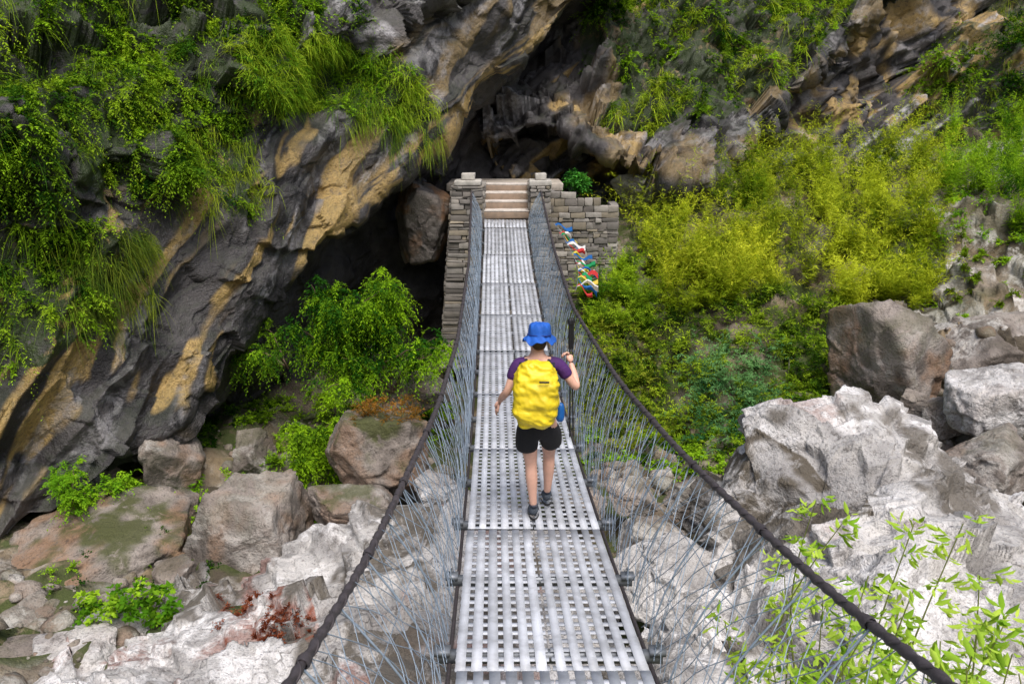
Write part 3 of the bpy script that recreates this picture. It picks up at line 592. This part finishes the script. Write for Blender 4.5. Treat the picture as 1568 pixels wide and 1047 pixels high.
sv=[(0,0,.90,.128),(0,.01,1.02,.125),(0,.02,1.18,.138),(0,.015,1.31,.105),(0,.01,1.375,.062),(-.09,.0,1.34,.075),(LS[0],LS[1],LS[2],.064),(-.185,-.018,1.26,.058),(-.205,-.03,1.20,.056),
 (.09,.0,1.34,.075),(RS[0],RS[1],RS[2],.064),(.215,-.003,1.27,.058),(.25,-.005,1.22,.056)]
skin('shirt',sv,[(0,1),(1,2),(2,3),(3,4),(3,5),(5,6),(6,7),(7,8),(3,9),(9,10),(10,11),(11,12)],M_shirt)
skin('shorts',[(.015,0,.93,.125),(.015,0,.85,.155),(-.080,0,.77,.108),(-.080,0,.66,.102),(-.078,.003,.575,.100),(.11,.02,.77,.108),(.118,.09,.66,.102),(.124,.13,.58,.098)],
 [(0,1),(1,2),(2,3),(3,4),(1,5),(5,6),(6,7)],M_short,root=1)
for nm,x,y,z in(('left_shoe',-.02,-.02,0),('right_shoe',.10,.235,0)):
    skin(nm,[(x,y-.03,.05+z,(.04,.045)),(x,y,.10,.043),(x,y+.03,.05,(.042,.043)),(x-.003,y+.10,.035,(.045,.033)),(x-.005,y+.17,.03,(.036,.027))],[(0,2),(1,2),(2,3),(3,4)],M_shoe,root=2)
    A=Acc();th=np.linspace(0,2*math.pi,24,endpoint=False);ox=x+.048*np.cos(th)*(1+.12*np.sin(th));oy=y+.06+.135*np.sin(th)
    V=np.concatenate([S3(ox,oy,0*ox+.002),S3(ox*1,oy,0*ox+.026)]);idx=np.arange(24);A.add(V,np.stack([idx,(idx+1)%24,24+(idx+1)%24,24+idx],-1))
    A.build(nm+'_sole',plain('shoe_sole',(.02,.02,.022)),True,hk)
    skin(nm+'_sock',[(x,y,.09,.040),(x+.002,y-.004,.135,.042)],[(0,1)],plain('sock',(.06,.06,.08)))
def hand(name,w,fd,pn,thumb_side,curl):
    w=np.array(w);fd=nz(np.array(fd,float));pn=nz(np.array(pn,float)-fd*np.dot(pn,fd));sd=np.cross(fd,pn)*thumb_side
    vs=[tuple(w)+(.022,),tuple(w+fd*.035)+((.034,.019),),tuple(w+fd*.075)+((.036,.017),)];es=[(0,1),(1,2)];roots=[0]
    for k,(o,l) in enumerate(((.027,.066),(.009,.076),(-.009,.071),(-.026,.055))):
        b=len(vs);p=w+fd*.068+sd*o;a=0;roots.append(b);vs.append(tuple(p)+(.0095,))
        for s in(.42,.33,.25):
            a+=curl;p=p+(fd*math.cos(a)+pn*math.sin(a)+sd*o*1.5)*l*s*1.15;vs.append(tuple(p)+(.0082 if s>.3 else .007,))
        es+=ch(b,b+3)
    b=len(vs);roots.append(b);p=w+fd*.02+sd*.02;vs.append(tuple(p)+(.012,))
    for q in((.5,.8,.15),(.8,.45,.5)): p=p+(fd*q[0]+sd*q[1]+pn*q[2]*curl)*.036;vs.append(tuple(p)+(.010,))
    es+=ch(b,b+2);skin(name,vs,es,M_skin,1,roots)
hand('left_hand',LW,(-.35,.35,-.7),(.8,.2,-.3),1,.25)
hand('right_hand',RW,(-.15,.55,.8),(-.9,.1,.2),-1,1.0)
bm=bmesh.new();bmesh.ops.create_uvsphere(bm,u_segments=40,v_segments=28,radius=1)
for q in bm.verts:
    x,y,z=q.co;X=x*.074;Y=y*.092;Z=z*.108
    if z<0: X*=1+.18*z;Y*=1+.10*z
    if y>.3: 
        Y+=.020*math.exp(-((x/.14)**2+((z+.12)/.16)**2))-.010*math.exp(-(((abs(x)-.38)/.16)**2+((z-.08)/.12)**2))+.006*math.exp(-((x/.3)**2+((z+.5)/.07)**2))
    q.co=(X,Y,Z)
me=bpy.data.meshes.new('head');bm.to_mesh(me);bm.free();me.materials.append(M_skin)
for p_ in me.polygons:p_.use_smooth=True
o=bpy.data.objects.new('head',me);sc.collection.objects.link(o);o.parent=hk;o.location=(.01,.03,1.535);o.rotation_euler=(-.25,0,0)
for s in(-1,1): skin('ear',[(s*.074+.01,.025,1.51,(.008,.014)),(s*.082+.01,.018,1.53,(.009,.018)),(s*.082+.01,.015,1.555,(.007,.013))],[(0,1),(1,2)],M_skin)
M_hair=plain('hair',(.05,.03,.018),.6,0,.4,60,.5)
skin('hair',[(.01,-.015,1.555,.075),(.01,-.035,1.50,(.060,.05)),(.01,-.03,1.455,(.042,.03))],[(0,1),(1,2)],M_hair)
th=np.linspace(0,2*math.pi,48,endpoint=False);prof=[(.0,.125),(.03,.124),(.062,.119),(.084,.106),(.092,.085),(.095,.05),(.098,.02),(.103,.012),(.124,-.004),(.143,-.024),(.142,-.028),(.120,-.010),(.096,.004),(.09,.03)]
R=np.array([p[0] for p in prof]);Z=np.array([p[1] for p in prof]);TH,RR_=np.meshgrid(th,R);_,ZZ=np.meshgrid(th,Z)
wv=1+.05*np.sin(TH*3+1)+.03*np.sin(TH*7);ZZ=ZZ+.014*np.sin(TH*4+.5)*(RR_/.14)**2+.009*np.sin(TH*9+ZZ*60)*(RR_/.1)
V=S3(RR_*wv*np.cos(TH)*.93,RR_*wv*np.sin(TH)*1.05,ZZ);idx=np.arange(V.shape[0]*48).reshape(-1,48);Fc=np.stack([idx[:-1],np.roll(idx[:-1],-1,1),np.roll(idx[1:],-1,1),idx[1:]],-1).reshape(-1,4)
o=mk('bucket_hat',V,Fc,M_hat,None,True,hk);o.location=(.012,.02,1.545);o.rotation_euler=(-.12,.03,0);s=o.modifiers.new('s','SUBSURF');s.levels=1;s.render_levels=1
A=Acc();t=np.linspace(0,2*math.pi,40);A.add(*tube(S3(.097*np.cos(t)*.93,.097*np.sin(t)*1.05,.028+0*t),.006,6));o=A.build('hat_band',plain('hat_band_cloth',(.005,.03,.2)),True,hk);o.location=(.012,.02,1.545);o.rotation_euler=(-.12,.03,0)
bm=bmesh.new();bmesh.ops.create_cube(bm,size=2);bmesh.ops.subdivide_edges(bm,edges=bm.edges[:],cuts=34,use_grid_fill=True)
V=np.array([q.co[:] for q in bm.verts]);r4=(np.abs(V)**4.)
r4=r4.sum(1)**(1/4.);V=V/r4[:,None]
z=V[:,2];wx=.165+.010*np.sin(z*2.4)-.040*np.clip(z-.2,0,1)+.014*np.exp(-((z+.45)/.3)**2);dy=.115+.028*(1-z**2)-.02*z
X=V[:,0]*wx;Y=V[:,1]*dy;Zz=z*.26
w=fbm(np.stack([X*7,Y*7,Zz*12],-1),3,5)*.016+ridge(np.stack([X*7+Zz*6,Y*4,Zz*12],-1),3,6)*.016
nn=nz(np.stack([X/.03,Y/.015,Zz/.09],-1));Vp=np.stack([X,Y,Zz],-1)+nn*w[:,None]
for zs in(.12,-.09): 
    k=np.exp(-((Zz-zs)/.010)**2);Vp-=nn*(k*.012)[:,None]
for q,c in zip(bm.verts,Vp): q.co=c
me=bpy.data.meshes.new('backpack');bm.to_mesh(me);bm.free();me.materials.append(M_pack)
for p_ in me.polygons:p_.use_smooth=True
o=bpy.data.objects.new('backpack',me);sc.collection.objects.link(o);o.parent=hk;o.location=(-.018,-.245,1.165);o.rotation_euler=(-.06,.03,0)
A=Acc()
for s in(-1,1):
    t=np.linspace(0,1,16);A.add(*tube(S3(s*(.085+.02*t),-.13+.27*np.sin(t*3.0),1.36+.045*np.sin(t*3.14)-.32*t**2),.016,6))
t=np.linspace(0,math.pi*2,30);A.add(*tube(S3(.135*np.cos(t),.02+.11*np.sin(t),.93+0*t),.018,6))
A.add(*box((0,-.10,1.14),(.27,.06,.46),.01));A.build('pack_harness',plain('harness_black',(.02,.02,.03)),True,hk)
skin('water_bottle',[(.175,-.16,.90,.036),(.178,-.16,.97,.038),(.18,-.16,1.03,.034),(.18,-.16,1.07,.018)],[(0,1),(1,2),(2,3)],plain('blue_bottle',(.01,.12,.42),.4))
A=Acc();A.add(*box((.04,-.385,1.31),(.075,.006,.012)));A.build('pack_label',plain('label_black',(.03,.03,.03)),parent=hk)
A=Acc()
for o_,b_ in(((0,0),(0,0)),((.018,.01),(.03,.02))):
    a=np.array([.268+o_[0],.20+o_[1],1.66]);m=np.array([.27+o_[0],.20+o_[1],1.40]);c=np.array([.285+b_[0],.22+b_[1],.62])
    A.add(*tube([c,c*.5+m*.5,m],.006,8));A.add(*tube([m,m*.6+a*.4,a],[.012,.016,.011],8));A.add(*tube([a-[0,0,.05],a-[0,0,.02],a],[.02,.024,.012],8));A.add(*tube([c+[0,0,.06],c+[0,0,.065]],.025,8))
A.build('trekking_poles',plain('pole_black',(.015,.015,.018),.4),True,hk)
# ---------- light / camera ----------
w=bpy.data.worlds.new("World");sc.world=w;w.use_nodes=True;nt=w.node_tree;bg=nt.nodes['Background']
sky=nt.nodes.new('ShaderNodeTexSky');sky.sky_type='NISHITA';sky.sun_disc=False;EL=math.radians(60);AZ=math.radians(165)
sky.sun_elevation=EL;sky.sun_rotation=AZ;sky.air_density=1.;sky.dust_density=4.;sky.ozone_density=1.;nt.links.new(sky.outputs[0],bg.inputs[0]);bg.inputs[1].default_value=.15
L=bpy.data.lights.new('sun','SUN');L.energy=3.3;L.angle=math.radians(32);L.color=(1,.95,.90);lo=bpy.data.objects.new('sun',L);sc.collection.objects.link(lo)
dv=Vector((math.sin(AZ)*math.cos(EL),math.cos(AZ)*math.cos(EL),math.sin(EL)));lo.rotation_euler=dv.to_track_quat('Z','Y').to_euler();lo.location=dv*40
cam=bpy.data.cameras.new('camera');co=bpy.data.objects.new('camera',cam);sc.collection.objects.link(co);co.location=(0,0,CZ);co.rotation_euler=(math.radians(90)-PT,0,0)
cam.sensor_width=36;cam.lens=F/1568*36;cam.clip_end=500;cam.dof.use_dof=True;cam.dof.focus_distance=7;cam.dof.aperture_fstop=5.6
sc.camera=co;sc.view_settings.view_transform='Standard';sc.view_settings.look='None';sc.view_settings.exposure=0
